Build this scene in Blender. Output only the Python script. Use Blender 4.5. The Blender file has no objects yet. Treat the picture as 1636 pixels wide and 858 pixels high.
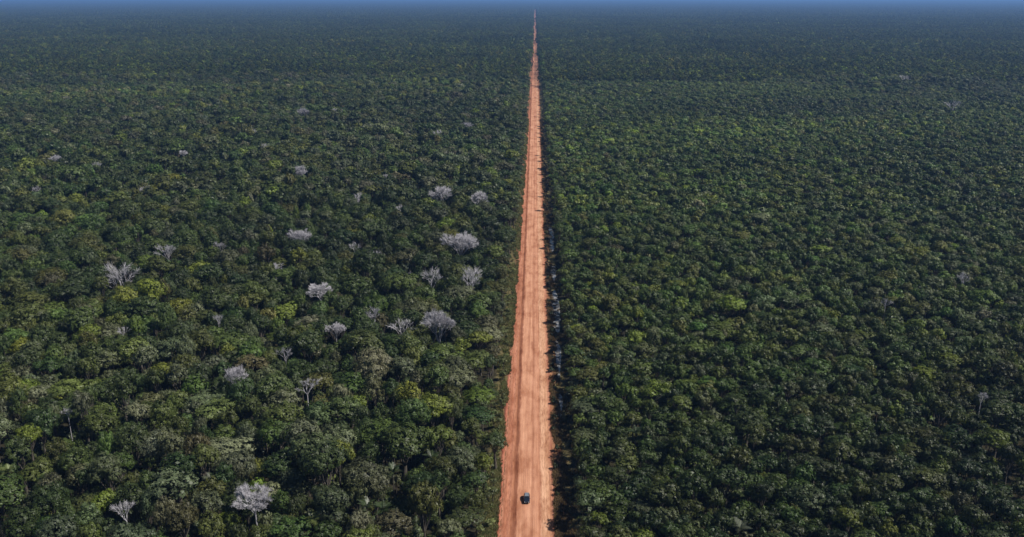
import bpy, bmesh, math, random
import numpy as np
from mathutils import Vector, Matrix, Euler

R = math.radians
scene = bpy.context.scene
col = scene.collection
rng = np.random.default_rng(11)
random.seed(5)

# ------------------------------------------------------------------ camera
CAM = Vector((1.0, 0.0, 145.0))
FPX, PITCH, YAW = 1400.0, R(17.18), R(1.45)
cam_d = bpy.data.cameras.new('camera')
cam = bpy.data.objects.new('camera', cam_d)
col.objects.link(cam)
cam.location = CAM
cam.rotation_euler = Euler((R(90) - PITCH, 0, YAW))
cam_d.sensor_width = 36.0
cam_d.lens = 36.0 * FPX / 1636.0
cam_d.clip_start = 0.5
cam_d.clip_end = 250000.0
scene.camera = cam
ROT = np.array(cam.rotation_euler.to_matrix())

# ------------------------------------------------------------------ sky, sun, exposure
SUN_EL, SUN_AZ = R(50), R(101)          # azimuth from the road direction (+Y) towards +X
world = bpy.data.worlds.new('World')
scene.world = world
world.use_nodes = True
wn = world.node_tree
sky = wn.nodes.new('ShaderNodeTexSky')
sky.sky_type = 'NISHITA'
sky.sun_disc = False
sky.sun_elevation = SUN_EL
sky.sun_rotation = SUN_AZ
sky.altitude = 150
sky.air_density = 1.0
sky.dust_density = 0.6
wn.links.new(sky.outputs[0], wn.nodes['Background'].inputs[0])
wn.nodes['Background'].inputs[1].default_value = 0.05
sun_d = bpy.data.lights.new('sun', 'SUN')
sun_d.energy = 5.0
sun_d.angle = R(0.5)
sun_d.color = (1.0, 0.95, 0.87)
sun = bpy.data.objects.new('sun', sun_d)
col.objects.link(sun)
S = Vector((math.cos(SUN_EL) * math.sin(SUN_AZ), math.cos(SUN_EL) * math.cos(SUN_AZ), math.sin(SUN_EL)))
sun.rotation_euler = (-S).to_track_quat('-Z', 'Y').to_euler()
sun.location = (60, 200, 160)
scene.view_settings.view_transform = 'Standard'
scene.view_settings.look = 'None'
scene.view_settings.exposure = 0.0
scene.view_settings.gamma = 1.0
scene.view_settings.use_curve_mapping = False
scene.render.engine = 'CYCLES'
scene.cycles.max_bounces = 6
scene.cycles.diffuse_bounces = 2
scene.cycles.glossy_bounces = 2
scene.cycles.transmission_bounces = 3
scene.cycles.volume_bounces = 0
scene.cycles.use_denoising = True
scene.cycles.caustics_reflective = False
scene.cycles.caustics_refractive = False

# ------------------------------------------------------------------ measuring the photograph
def ground_at(px, py, z=0.0):
    """world point at height z seen at photo pixel (1636 x 858)"""
    d = ROT @ np.array([(px - 818) / FPX, -(py - 429) / FPX, -1.0])
    t = (z - CAM.z) / d[2]
    return float(CAM.x + d[0] * t), float(CAM.y + d[1] * t)

def project(p):
    p = np.atleast_2d(np.asarray(p, float))
    q = (p - np.array(CAM)) @ ROT
    dep = -q[:, 2]
    return np.stack([818 + FPX * q[:, 0] / dep, 429 - FPX * q[:, 1] / dep, dep], 1)

# ------------------------------------------------------------------ material helpers
class NT:
    def __init__(self, name):
        self.m = bpy.data.materials.new(name)
        self.m.use_nodes = True
        self.t = self.m.node_tree
        self.t.nodes.clear()
        self.out = self.t.nodes.new('ShaderNodeOutputMaterial')
    def n(self, kind, **kw):
        nd = self.t.nodes.new(kind)
        for k, v in kw.items():
            if k == 'i':
                for kk, vv in v.items():
                    s = nd.inputs[kk]
                    if isinstance(vv, bpy.types.NodeSocket): self.t.links.new(vv, s)
                    else: s.default_value = vv
            else:
                setattr(nd, k, v)
        return nd
    def ramp(self, fac, stops, interp='LINEAR'):
        r = self.n('ShaderNodeValToRGB', i={0: fac})
        e = r.color_ramp.elements
        r.color_ramp.interpolation = interp
        while len(e) > 1: e.remove(e[-1])
        e[0].position = stops[0][0]; e[0].color = (*stops[0][1], 1)
        for p, c in stops[1:]:
            x = e.new(p); x.color = (*c, 1)
        return r.outputs[0]
    def math(self, op, a, b=0.0):
        return self.n('ShaderNodeMath', operation=op, i={0: a, 1: b}).outputs[0]
    def mix(self, f, a, b, mode='MIX'):
        nd = self.n('ShaderNodeMix', data_type='RGBA', blend_type=mode)
        for s, v in ((0, f), (6, a), (7, b)):
            if isinstance(v, bpy.types.NodeSocket): self.t.links.new(v, nd.inputs[s])
            else: nd.inputs[s].default_value = v if s == 0 or len(v) == 4 else (*v, 1)
        return nd.outputs[2]
    def noise(self, vec, scale, detail=3.0, rough=0.55, mapping=None):
        if mapping:
            vec = self.n('ShaderNodeMapping', i={0: vec, 3: mapping}).outputs[0]
        return self.n('ShaderNodeTexNoise', i={'Vector': vec, 'Scale': scale, 'Detail': detail, 'Roughness': rough}).outputs[0]
    def surface(self, s):
        self.t.links.new(s, self.out.inputs['Surface'])
    def principled(self, **i):
        p = self.n('ShaderNodeBsdfPrincipled', i=i)
        self.surface(p.outputs[0])
        return p

def leaf_material(name, inst=True, gloss=0.38, rough=0.5):
    t = NT(name)
    a = t.n('ShaderNodeAttribute', attribute_type='INSTANCER' if inst else 'GEOMETRY', attribute_name='leaf_color').outputs['Color']
    if inst:
        sh = t.n('ShaderNodeAttribute', attribute_type='GEOMETRY', attribute_name='shade').outputs['Fac']
    else:
        pos = t.n('ShaderNodeNewGeometry').outputs['Position']
        sh = t.math('ADD', t.math('MULTIPLY', t.noise(pos, 0.0028, 4), 1.7), 0.15)
    c = t.n('ShaderNodeVectorMath', operation='SCALE', i={0: a, 'Scale': sh}).outputs[0]
    p = t.n('ShaderNodeBsdfPrincipled', i={'Base Color': c, 'Roughness': rough, 'Specular IOR Level': gloss})
    tc = t.n('ShaderNodeVectorMath', operation='MULTIPLY', i={0: c, 1: (1.1, 1.15, 0.6)}).outputs[0]
    tr = t.n('ShaderNodeBsdfTranslucent', i={0: tc})
    t.surface(t.n('ShaderNodeMixShader', i={0: 0.15, 1: p.outputs[0], 2: tr.outputs[0]}).outputs[0])
    return t.m

def simple(name, c1, c2, scale, rough=0.85, spec=0.2, mapping=None, metal=0.0, coat=0.0, bump=0.0):
    t = NT(name)
    co = t.n('ShaderNodeTexCoord').outputs['Object']
    n = t.noise(co, scale, 4, mapping=mapping)
    c = t.ramp(n, [(0.35, c1), (0.65, c2)])
    p = t.principled(**{'Base Color': c, 'Roughness': rough, 'Specular IOR Level': spec, 'Metallic': metal, 'Coat Weight': coat})
    if bump:
        b = t.n('ShaderNodeBump', i={'Strength': bump, 'Distance': 0.05, 'Height': n})
        t.t.links.new(b.outputs[0], p.inputs['Normal'])
    return t.m

M_LEAF = leaf_material('leaf')
M_FAR = leaf_material('far_canopy', inst=False, gloss=0.1, rough=0.7)
M_BARK = simple('bark', (0.06, 0.05, 0.04), (0.13, 0.115, 0.095), 1.5, 0.9, mapping=(1, 1, 0.25))
M_DEAD = simple('bleached_wood', (0.36, 0.35, 0.375), (0.58, 0.56, 0.60), 0.8, 0.85)
M_FROND = leaf_material('palm_leaf', gloss=0.5, rough=0.4)
M_GRASS = leaf_material('grass_blade', gloss=0.15, rough=0.7)

# ground: dark leaf litter under the trees, red soil and dry grass beside the road
def ground_material():
    t = NT('forest_floor')
    co = t.n('ShaderNodeTexCoord').outputs['Object']
    x = t.n('ShaderNodeSeparateXYZ', i={0: co}).outputs[0]
    n = t.noise(co, 0.35, 5)
    n2 = t.noise(co, 2.5, 4)
    litter = t.ramp(n2, [(0.3, (0.020, 0.017, 0.010)), (0.7, (0.045, 0.040, 0.022))])
    soil = t.ramp(n2, [(0.3, (0.16, 0.075, 0.040)), (0.7, (0.30, 0.145, 0.080))])
    weed = t.ramp(n2, [(0.3, (0.080, 0.078, 0.030)), (0.55, (0.15, 0.125, 0.055)), (0.75, (0.24, 0.14, 0.075))])
    ax = t.math('ADD', t.math('ABSOLUTE', x), t.math('MULTIPLY', t.math('SUBTRACT', n, 0.5), 5.0))
    f1 = t.n('ShaderNodeMapRange', i={0: ax, 1: 8.6, 2: 9.8}).outputs[0]
    f2 = t.n('ShaderNodeMapRange', i={0: ax, 1: 12.5, 2: 14.0}).outputs[0]
    c = t.mix(f2, t.mix(f1, soil, weed), litter)
    p = t.principled(**{'Base Color': c, 'Roughness': 0.95, 'Specular IOR Level': 0.1})
    b = t.n('ShaderNodeBump', i={'Strength': 0.6, 'Distance': 0.2, 'Height': n2})
    t.t.links.new(b.outputs[0], p.inputs['Normal'])
    return t.m

def road_material():
    t = NT('laterite')
    co = t.n('ShaderNodeTexCoord').outputs['Object']
    x = t.n('ShaderNodeSeparateXYZ', i={0: co}).outputs[0]
    wob = t.math('MULTIPLY', t.math('SUBTRACT', t.noise(co, 0.06, 3, mapping=(0.2, 1, 1)), 0.5), 1.6)
    fine = t.noise(co, 1.0, 5, 0.65, mapping=(2.2, 0.30, 1))
    streak = t.noise(co, 1.0, 4, 0.6, mapping=(1.1, 0.022, 1))
    streak2 = t.noise(co, 1.0, 3, 0.6, mapping=(4.5, 0.03, 1))
    xx = t.math('ADD', x, t.math('ADD', wob, t.math('MULTIPLY', t.math('SUBTRACT', fine, 0.5), 0.9)))
    f = t.n('ShaderNodeMapRange', i={0: xx, 1: -10.0, 2: 10.0}).outputs[0]
    pk = (0.60, 0.308, 0.190); pk2 = (0.55, 0.270, 0.165); rd = (0.38, 0.145, 0.092); mr = (0.49, 0.22, 0.135)
    lt = (0.64, 0.37, 0.235); tn = (0.57, 0.32, 0.195)
    X = lambda v: (v + 10.0) / 20.0
    base = t.ramp(f, [(X(-9.3), (0.22, 0.085, 0.055)), (X(-8.4), rd), (X(-7.6), mr), (X(-6.6), (0.45, 0.19, 0.11)), (X(-5.6), mr),
                      (X(-5.0), (0.47, 0.21, 0.12)), (X(-4.3), (0.25, 0.10, 0.055)), (X(-3.6), (0.31, 0.125, 0.07)), (X(-3.1), pk2), (X(-2.0), pk),
                      (X(-0.5), pk2), (X(0.4), pk), (X(1.2), (0.46, 0.215, 0.13)), (X(1.9), pk2), (X(2.9), pk2), (X(3.5), (0.47, 0.22, 0.13)),
                      (X(4.2), lt), (X(6.2), tn), (X(7.4), mr), (X(8.4), (0.33, 0.17, 0.09)), (X(9.4), (0.17, 0.09, 0.05))])
    k1 = t.ramp(streak, [(0.33, (0.80, 0.75, 0.72)), (0.5, (1, 1, 1)), (0.68, (1.08, 1.10, 1.12))])
    k2 = t.ramp(streak2, [(0.35, (0.88, 0.84, 0.81)), (0.55, (1.03, 1.03, 1.04))])
    side = t.n('ShaderNodeMapRange', i={0: t.math('ABSOLUTE', xx), 1: 2.8, 2: 4.4}).outputs[0]
    k3 = t.ramp(fine, [(0.34, (0.60, 0.50, 0.46)), (0.5, (1.0, 0.98, 0.97)), (0.7, (1.18, 1.2, 1.2))])
    c = t.mix(1.0, base, k1, 'MULTIPLY')
    c = t.mix(1.0, c, k2, 'MULTIPLY')
    c = t.mix(t.math('ADD', t.math('MULTIPLY', side, 0.7), 0.10), c, t.mix(1.0, c, k3, 'MULTIPLY'))
    blot = t.noise(co, 0.22, 5, 0.62, mapping=(1, 0.35, 1))
    c = t.mix(1.0, c, t.ramp(blot, [(0.34, (0.72, 0.63, 0.58)), (0.50, (1, 1, 1)), (0.68, (1.16, 1.22, 1.26))]), 'MULTIPLY')
    big = t.noise(co, 0.02, 3)
    c = t.mix(1.0, c, t.ramp(big, [(0.3, (0.90, 0.86, 0.84)), (0.7, (1.06, 1.06, 1.06))]), 'MULTIPLY')
    p = t.principled(**{'Base Color': c, 'Roughness': 0.95, 'Specular IOR Level': 0.1})
    b = t.n('ShaderNodeBump', i={'Strength': 0.5, 'Distance': 0.12, 'Height': fine})
    t.t.links.new(b.outputs[0], p.inputs['Normal'])
    return t.m

# ------------------------------------------------------------------ mesh helpers
def mesh_np(name, v, f, mats, attrs=None, midx=None, smooth=False):
    """v (n,3), f (m,k) with constant k"""
    me = bpy.data.meshes.new(name)
    v = np.asarray(v, np.float32); f = np.asarray(f, np.int32)
    me.vertices.add(len(v)); me.vertices.foreach_set('co', v.ravel())
    me.loops.add(f.size); me.loops.foreach_set('vertex_index', f.ravel())
    me.polygons.add(len(f))
    me.polygons.foreach_set('loop_start', np.arange(len(f), dtype=np.int32) * f.shape[1])
    me.polygons.foreach_set('loop_total', np.full(len(f), f.shape[1], np.int32))
    for m in mats: me.materials.append(m)
    if midx is not None: me.polygons.foreach_set('material_index', np.asarray(midx, np.int32))
    for k, (typ, arr) in (attrs or {}).items():
        a = me.attributes.new(k, typ, 'POINT')
        a.data.foreach_set({'FLOAT': 'value', 'INT': 'value', 'FLOAT_VECTOR': 'vector', 'FLOAT_COLOR': 'color'}[typ], np.asarray(arr).astype(np.int32 if typ == 'INT' else np.float32).ravel())
    me.update(calc_edges=True)
    if smooth: me.polygons.foreach_set('use_smooth', np.ones(len(f), bool))
    return me

def link(name, data, parent=None, loc=None):
    o = bpy.data.objects.new(name, data)
    col.objects.link(o)
    if parent: o.parent = parent
    if loc is not None: o.location = loc
    return o

def tag(o, label=None, cat=None, group=None, kind=None):
    if label: o['label'] = label
    if cat: o['category'] = cat
    if group: o['group'] = group
    if kind: o['kind'] = kind
    return o

class MB:
    """collects shapes, builds one mesh"""
    def __init__(self): self.v = []; self.f = []
    def tube(self, pts, rads, sides=5, cap=False):
        b = len(self.v); n = len(pts)
        pts = [Vector(p) for p in pts]
        for i, p in enumerate(pts):
            d = (pts[min(i + 1, n - 1)] - pts[max(i - 1, 0)]).normalized()
            u = d.orthogonal().normalized() if i == 0 else (u - d * u.dot(d)).normalized()
            w = d.cross(u)
            for k in range(sides):
                a = 2 * math.pi * k / sides
                self.v.append(tuple(p + (u * math.cos(a) + w * math.sin(a)) * rads[i]))
        for i in range(n - 1):
            for k in range(sides):
                k2 = (k + 1) % sides
                self.f.append((b + i * sides + k, b + i * sides + k2, b + (i + 1) * sides + k2, b + (i + 1) * sides + k))
        if cap:
            self.f.append(tuple(b + k for k in range(sides))[::-1])
            self.f.append(tuple(b + (n - 1) * sides + k for k in range(sides)))
    def box(self, c, s, rot=None):
        b = len(self.v)
        for x in (-.5, .5):
            for y in (-.5, .5):
                for z in (-.5, .5):
                    p = Vector((x * s[0], y * s[1], z * s[2]))
                    if rot: p = rot @ p
                    self.v.append(tuple(p + Vector(c)))
        for q in ((0, 1, 3, 2), (4, 6, 7, 5), (0, 4, 5, 1), (2, 3, 7, 6), (0, 2, 6, 4), (1, 5, 7, 3)):
            self.f.append(tuple(b + k for k in q))
    def quad(self, *p):
        b = len(self.v); self.v += [tuple(q) for q in p]; self.f.append(tuple(range(b, b + len(p))))
    def mesh(self, name, mat, smooth=False):
        me = bpy.data.meshes.new(name)
        me.from_pydata(self.v, [], self.f)
        me.materials.append(mat)
        if smooth: me.polygons.foreach_set('use_smooth', np.ones(len(self.f), bool))
        me.update()
        return me

def unit(a):
    return a / np.maximum(np.linalg.norm(a, axis=-1, keepdims=True), 1e-6)

# ------------------------------------------------------------------ ground, road
def ditch_z(x, y=None):
    return np.interp(x, [-16, -12.5, -10.8, -9.6, -9, 9, 9.8, 10.6, 11.6, 12.7, 14.5, 16], [0, 0, -.30, -.12, -.06, -.06, -.30, -.62, -.75, -.66, -.20, 0])

xs = np.array([-70000, -6000, -600, -60, -18, -16, -12.5, -10.8, -9.6, -9, 0, 9, 9.8, 10.6, 11.6, 12.7, 14.5, 16, 20, 60, 600, 6000, 70000], float)
ys = np.array([-3000, -300, 0, 150, 250, 350, 500, 700, 1000, 1500, 2500, 4500, 8000, 15000, 30000, 70000], float)
gx, gy = np.meshgrid(xs, ys)
gz = ditch_z(gx)
idx = np.arange(gx.size).reshape(gx.shape)
faces = np.stack([idx[:-1, :-1], idx[:-1, 1:], idx[1:, 1:], idx[1:, :-1]], -1).reshape(-1, 4)
ground = link('ground', mesh_np('ground', np.stack([gx, gy, gz], -1).reshape(-1, 3), faces, [ground_material()]))
tag(ground, 'dark forest floor with red soil and weeds beside the dirt road', 'ground', kind='structure')

ROAD_END = 11500.0
ry = [60.0]
while ry[-1] < ROAD_END: ry.append(ry[-1] + max(0.8, (ry[-1] - 150) * 0.006))
ry = np.array(ry)
rx = np.linspace(-1, 1, 75)
def wav(y, seed, scales):
    r = np.random.default_rng(seed); o = 0
    for s, a in scales: o = o + a * np.sin(y / s + r.uniform(0, 6.28)) * np.cos(y / (s * 2.7) + r.uniform(0, 6.28))
    return o
far = np.clip((ry - 300) / 900, 0, 1)
le = np.interp(ry, [215, 300, 386, 700, 950, 2000], [-9.2, -9.0, -8.5, -7.1, -6.2, -5.4]) + wav(ry, 1, [(2.2, .25), (7, .3), (31, .35)]) + far * wav(ry, 5, [(60, .9), (170, 1.2)]) + rng.normal(0, .12, len(ry))
re = np.interp(ry, [215, 330, 420], [10.6, 10.1, 9.5]) + wav(ry, 2, [(2.0, .35), (6, .5), (27, .5)]) + far * wav(ry, 6, [(50, .8), (150, 1.0)]) + rng.normal(0, .14, len(ry))
RX = np.where(rx < 0, -rx * le[:, None], rx * re[:, None])
RY = np.repeat(ry[:, None], len(rx), 1)
crown_z = 0.22 * np.cos(np.clip(RX / 9, -1, 1) * 1.35) - 0.04
ruts = 0.0
for x0, w, d in ((-4.2, .5, .10), (-1.6, .35, .03), (1.3, .4, .05), (3.5, .4, .05), (-6.0, .5, .07), (-7.7, .6, .12), (6.6, .5, .06)):
    ruts = ruts - d * np.exp(-((RX - x0 - wav(RY, int(x0 * 10) + 90, [(40, .25)])) / w) ** 2)
berm = 0.16 * np.exp(-((RX + 8.9) / .5) ** 2) + 0.10 * np.exp(-((RX - 8.2) / .5) ** 2)
rough = rng.normal(0, .018, RX.shape) * np.clip((np.abs(RX) - 3) / 2, 0.1, 1)
RZ = crown_z + ruts + berm + rough
RZ[:, 0] = -0.10; RZ[:, -1] = -0.10
idx = np.arange(RX.size).reshape(RX.shape)
faces = np.stack([idx[:-1, :-1], idx[:-1, 1:], idx[1:, 1:], idx[1:, :-1]], -1).reshape(-1, 4)
road = link('road', mesh_np('road', np.stack([RX, RY, RZ], -1).reshape(-1, 3), faces, [road_material()], smooth=True))
tag(road, 'straight reddish dirt road with wheel tracks running to the horizon', 'road', kind='structure')

def water_material():
    t = NT('ditch_water')
    co = t.n('ShaderNodeTexCoord').outputs['Object']
    n = t.noise(co, 1.6, 3)
    p = t.principled(**{'Base Color': (0.27, 0.27, 0.27, 1), 'Roughness': 0.05, 'IOR': 1.33, 'Specular IOR Level': 0.6})
    b = t.n('ShaderNodeBump', i={'Strength': 0.08, 'Distance': 0.05, 'Height': n})
    t.t.links.new(b.outputs[0], p.inputs['Normal'])
    return t.m
M_WATER = water_material()
def puddle(y0, y1, x0, hw, label, seed):
    r = random.Random(seed); n = 26
    L, Rr = [], []
    for i in range(n + 1):
        t = i / n; y = y0 + (y1 - y0) * t
        w = hw * max(math.sin(math.pi * t), 0.02) ** 0.45 * r.uniform(.65, 1.15)
        cx = x0 + .35 * math.sin(y / 6.0 + seed)
        L.append((cx - w, y, -0.30)); Rr.append((cx + w, y, -0.30))
    v = L + Rr
    f = [(i, n + 1 + i, n + 2 + i, i + 1) for i in range(n)]
    o = link('puddle', mesh_np('puddle', v, f, [M_WATER]))
    tag(o, label, 'puddle', 'puddles in the roadside ditch', 'structure')
puddle(372, 432, 12.2, 2.6, 'longest blue water strip in the ditch right of the road', 3)
puddle(448, 476, 12.0, 2.0, 'short water strip in the ditch just beyond the longest one', 4)
puddle(505, 566, 12.0, 2.2, 'farthest pale water strip in the ditch right of the road', 5)
puddle(322, 362, 11.7, 1.4, 'narrow water strip in the ditch just nearer than the longest one', 6)
puddle(286, 308, 11.4, 1.0, 'nearest small water strip in the ditch beside roadside bushes', 7)

# ------------------------------------------------------------------ tree prototypes
def leaves_np(cen, nrm, size, aspect, r):
    """one bent rhombic leaf (quad) per centre"""
    n = len(cen)
    nrm = unit(nrm)
    t = unit(np.cross(nrm, r.normal(size=(n, 3))))
    b = np.cross(nrm, t)
    L = (size * r.uniform(.75, 1.3, n))[:, None]; W = L * aspect
    v = np.stack([cen - t * L * .5, cen + b * W * .5 - nrm * W * .12, cen + t * L * .5, cen - b * W * .5 - nrm * W * .12], 1).reshape(-1, 3)
    return v, np.arange(4 * n).reshape(-1, 4)

def make_crown(seed, Rc, Hc, n_lobes, leaf, tuft_r, per_tuft, density, flat=.75, aspect=.62, droop=-.55, lobe=(.34, .52)):
    """lobed dome crown; returns leaf centres, normals, shades, lobe centres (relative to crown base)"""
    r = np.random.default_rng(seed)
    lc, lr = [], []
    for k in range(n_lobes):
        a = k * 2.4 + r.uniform(-.5, .5)
        d = Rc * .68 * math.sqrt((k + .4) / n_lobes) * r.uniform(.85, 1.1)
        rl = Rc * r.uniform(*lobe)
        z = Hc * (.25 + .60 * (1 - (d / Rc) ** 2)) + r.normal(0, .10) * Hc
        lc.append((d * math.cos(a), d * math.sin(a), z)); lr.append(rl)
    lc = np.array(lc); lr = np.array(lr)
    T, N, SH = [], [], []
    for c, q in zip(lc, lr):
        m = int(density * q * q / (tuft_r ** 2)) + 4
        u = unit(r.normal(size=(m * 2, 3))); u = u[u[:, 2] > droop][:m]
        p = c + u * q * np.array([1, 1, flat]) * r.uniform(.80, 1.12, (len(u), 1))
        T.append(p); N.append(u)
        SH.append(r.uniform(.8, 1.25) * r.uniform(.75, 1.3, len(u)))
    T = np.concatenate(T); N = np.concatenate(N); SH = np.concatenate(SH)
    keep = np.ones(len(T), bool)
    for c, q in zip(lc, lr):
        e = (T - c) / (q * np.array([1, 1, flat]))
        keep &= np.linalg.norm(e, axis=1) > .72
    T, N, SH = T[keep], N[keep], SH[keep]
    n = len(T)
    off = unit(r.normal(size=(n, per_tuft, 3)))
    flip = np.sign((off * N[:, None, :]).sum(-1, keepdims=True)); off = off * np.where(flip == 0, 1, flip)
    cen = T[:, None, :] + off * tuft_r * r.uniform(.35, 1.05, (n, per_tuft, 1))
    nr = off * .42 + N[:, None, :] * 1.0 + np.array([0, 0, .15]) + r.normal(0, .26, (n, per_tuft, 3))
    sh = np.repeat(SH[:, None], per_tuft, 1) * r.uniform(.7, 1.35, (n, per_tuft))
    cen, nr, sh = cen.reshape(-1, 3), nr.reshape(-1, 3), sh.ravel()
    siz = np.full(len(cen), leaf)
    # inner layer of bigger leaf sprays so that a lobe is not see-through
    for c, q in zip(lc, lr):
        m = int(9 * q * q / (leaf * 1.9) ** 2) + 6
        u = unit(r.normal(size=(m, 3))); u = u[u[:, 2] > droop - .2]
        cen = np.concatenate([cen, c + u * q * np.array([1, 1, flat]) * r.uniform(.62, .80, (len(u), 1))])
        nr = np.concatenate([nr, u + r.normal(0, .2, u.shape)])
        sh = np.concatenate([sh, r.uniform(.8, 1.2, len(u))]); siz = np.concatenate([siz, np.full(len(u), leaf * 1.9)])
    return cen, nr, sh, siz, lc, lr

def tree_proto(seed, Rc, Hc, height, n_lobes, leaf, tuft_r, per_tuft, density, **kw):
    cen, nr, sh, siz, lc, lr = make_crown(seed, Rc, Hc, n_lobes, leaf, tuft_r, per_tuft, density, **kw)
    r = np.random.default_rng(seed + 500)
    base = height - Hc
    v, f = leaves_np(cen, nr, siz, kw.get('aspect', .62), r)
    v[:, 2] += base
    crown = mesh_np('crown', v, f, [M_LEAF], {'shade': ('FLOAT', np.repeat(sh, 4))})
    mb = MB()
    tr = .018 * height + .03 * Rc
    lean = r.normal(0, .02 * height, 2)
    fork = Vector((lean[0], lean[1], base * .82))
    mb.tube([(0, 0, -.3), (lean[0] * .4, lean[1] * .4, base * .4), fork], [tr * 1.35, tr, tr * .72], 7)
    for c, q in zip(lc, lr):
        e = Vector((c[0], c[1], c[2] + base + q * .15))
        mid = fork.lerp(e, .5) + Vector((0, 0, -.06 * height * r.uniform(.2, 1)))
        mb.tube([fork, mid, e], [tr * .45, tr * .3, tr * .1], 4)
    trunk = mb.mesh('trunk', M_BARK, True)
    return dict(crown=crown, trunk=trunk, R=Rc, H=height, Hc=Hc)

PROTO = {}
PROTO['broad'] = [tree_proto(100 + k, 5.6, 8.4 + .6 * (k % 3), 19, 11 + k % 4, .42, .66, 20, 2.0, flat=.88, lobe=(.36, .54)) for k in range(7)]
PROTO['round'] = [tree_proto(120 + k, 3.8, 6.8 + .6 * (k % 2), 16.5, 8 + k % 3, .38, .56, 19, 2.0, flat=.95, lobe=(.38, .56)) for k in range(7)]
PROTO['flat'] = [tree_proto(140 + k, 5.6, 5.2, 19, 15, .40, .6, 17, 1.8, flat=.7, lobe=(.26, .40)) for k in range(3)]
PROTO['loose'] = [tree_proto(150 + k, 4.6, 7.2, 18, 13, .44, .6, 13, 1.4, flat=.9, lobe=(.26, .40)) for k in range(4)]
PROTO['small'] = [tree_proto(160 + k, 3.0, 5.0 + .4 * (k % 2), 9.5, 7 + k % 3, .36, .52, 18, 2.0, flat=.92, lobe=(.38, .55)) for k in range(7)]
PROTO['tuft'] = [tree_proto(180 + k, 2.8, 4.4, 9.5, 10, .55, .42, 11, 1.3, flat=.85, aspect=.42, lobe=(.28, .42)) for k in range(3)]
# lighter copies of the same kinds for the distance
LOD = {}
LOD['broad'] = [tree_proto(200 + k, 5.6, 8.4, 19, 11 + k, .90, .95, 8, 1.5, flat=.88, lobe=(.36, .54)) for k in range(4)]
LOD['round'] = [tree_proto(210 + k, 3.8, 6.8, 16.5, 8 + k % 2, .80, .8, 8, 1.5, flat=.95, lobe=(.38, .56)) for k in range(4)]
LOD['flat'] = [tree_proto(220 + k, 5.6, 5.2, 19, 13, .85, .8, 8, 1.3, flat=.7, lobe=(.26, .40)) for k in range(2)]
LOD['loose'] = [tree_proto(230 + k, 4.6, 7.2, 18, 11, .8, .8, 7, 1.1, flat=.9, lobe=(.26, .40)) for k in range(2)]
LOD['small'] = [tree_proto(240 + k, 3.0, 5.0, 9.5, 7 + k % 2, .72, .7, 8, 1.4, flat=.92, lobe=(.38, .55)) for k in range(4)]
LOD['tuft'] = [tree_proto(250 + k, 2.8, 4.4, 9.5, 9, .8, .6, 6, 1.0, flat=.85, aspect=.45, lobe=(.28, .42)) for k in range(2)]

def joined(p, name):
    me = bpy.data.meshes.new(name)
    bm = bmesh.new()
    bm.from_mesh(p['crown']); n = len(bm.faces)
    bm.from_mesh(p['trunk']); bm.faces.ensure_lookup_table()
    for f in bm.faces[n:]: f.material_index = 1
    bm.to_mesh(me); bm.free()
    me.materials.append(M_LEAF); me.materials.append(M_BARK)
    return me

# tiles of far canopy: many low domes joined into one sheet
def far_tile(seed, size, spacing, hmean, segs, rings):
    r = np.random.default_rng(seed)
    g = np.arange(spacing / 2, size, spacing)
    px, py = np.meshgrid(g, g); px = px.ravel() + r.uniform(-.5, .5, px.size) * spacing; py = py.ravel() + r.uniform(-.5, .5, py.size) * spacing
    px = np.clip(px, 1.5, size - 1.5) - size / 2; py -= size / 2
    n = len(px)
    rad = spacing * .52 * r.lognormal(0, .30, n)
    hgt = hmean * r.lognormal(0, .14, n) + rad * .35
    th = np.arange(segs) * 2 * np.pi / segs
    dome = [(0, 0, 1.0)]
    for q in range(1, rings + 1):
        ph = q / rings * 1.75
        dome += [(math.sin(ph) * math.cos(a + q * .4), math.sin(ph) * math.sin(a + q * .4), math.cos(ph)) for a in th]
    dome = np.array(dome)
    F = [(0, 1 + k, 1 + (k + 1) % segs) for k in range(segs)]
    for q in range(rings - 1):
        o, p = 1 + q * segs, 1 + (q + 1) * segs
        for k in range(segs):
            k2 = (k + 1) % segs
            F += [(o + k, p + k, p + k2), (o + k, p + k2, o + k2)]
    F = np.array(F)
    nv = len(dome)
    rot = r.uniform(0, 6.28, n)
    j = dome[None] * r.uniform(.78, 1.22, (n, nv, 1))
    x = (j[..., 0] * np.cos(rot)[:, None] - j[..., 1] * np.sin(rot)[:, None]) * rad[:, None] + px[:, None]
    y = (j[..., 0] * np.sin(rot)[:, None] + j[..., 1] * np.cos(rot)[:, None]) * rad[:, None] + py[:, None]
    z = hgt[:, None] + (j[..., 2] - 1) * rad[:, None] * .95
    c = leaf_colors(n, r, np.zeros(n), np.zeros(n), -1) * .45
    cc = np.repeat(c[:, None], nv, 1) * r.uniform(.7, 1.3, (n, nv, 1))
    f = (F[None] + (np.arange(n) * nv)[:, None, None]).reshape(-1, 3)
    return mesh_np('far_canopy', np.stack([x, y, z], -1).reshape(-1, 3), f, [M_FAR], {'leaf_color': ('FLOAT_VECTOR', cc.reshape(-1, 3))})

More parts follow.
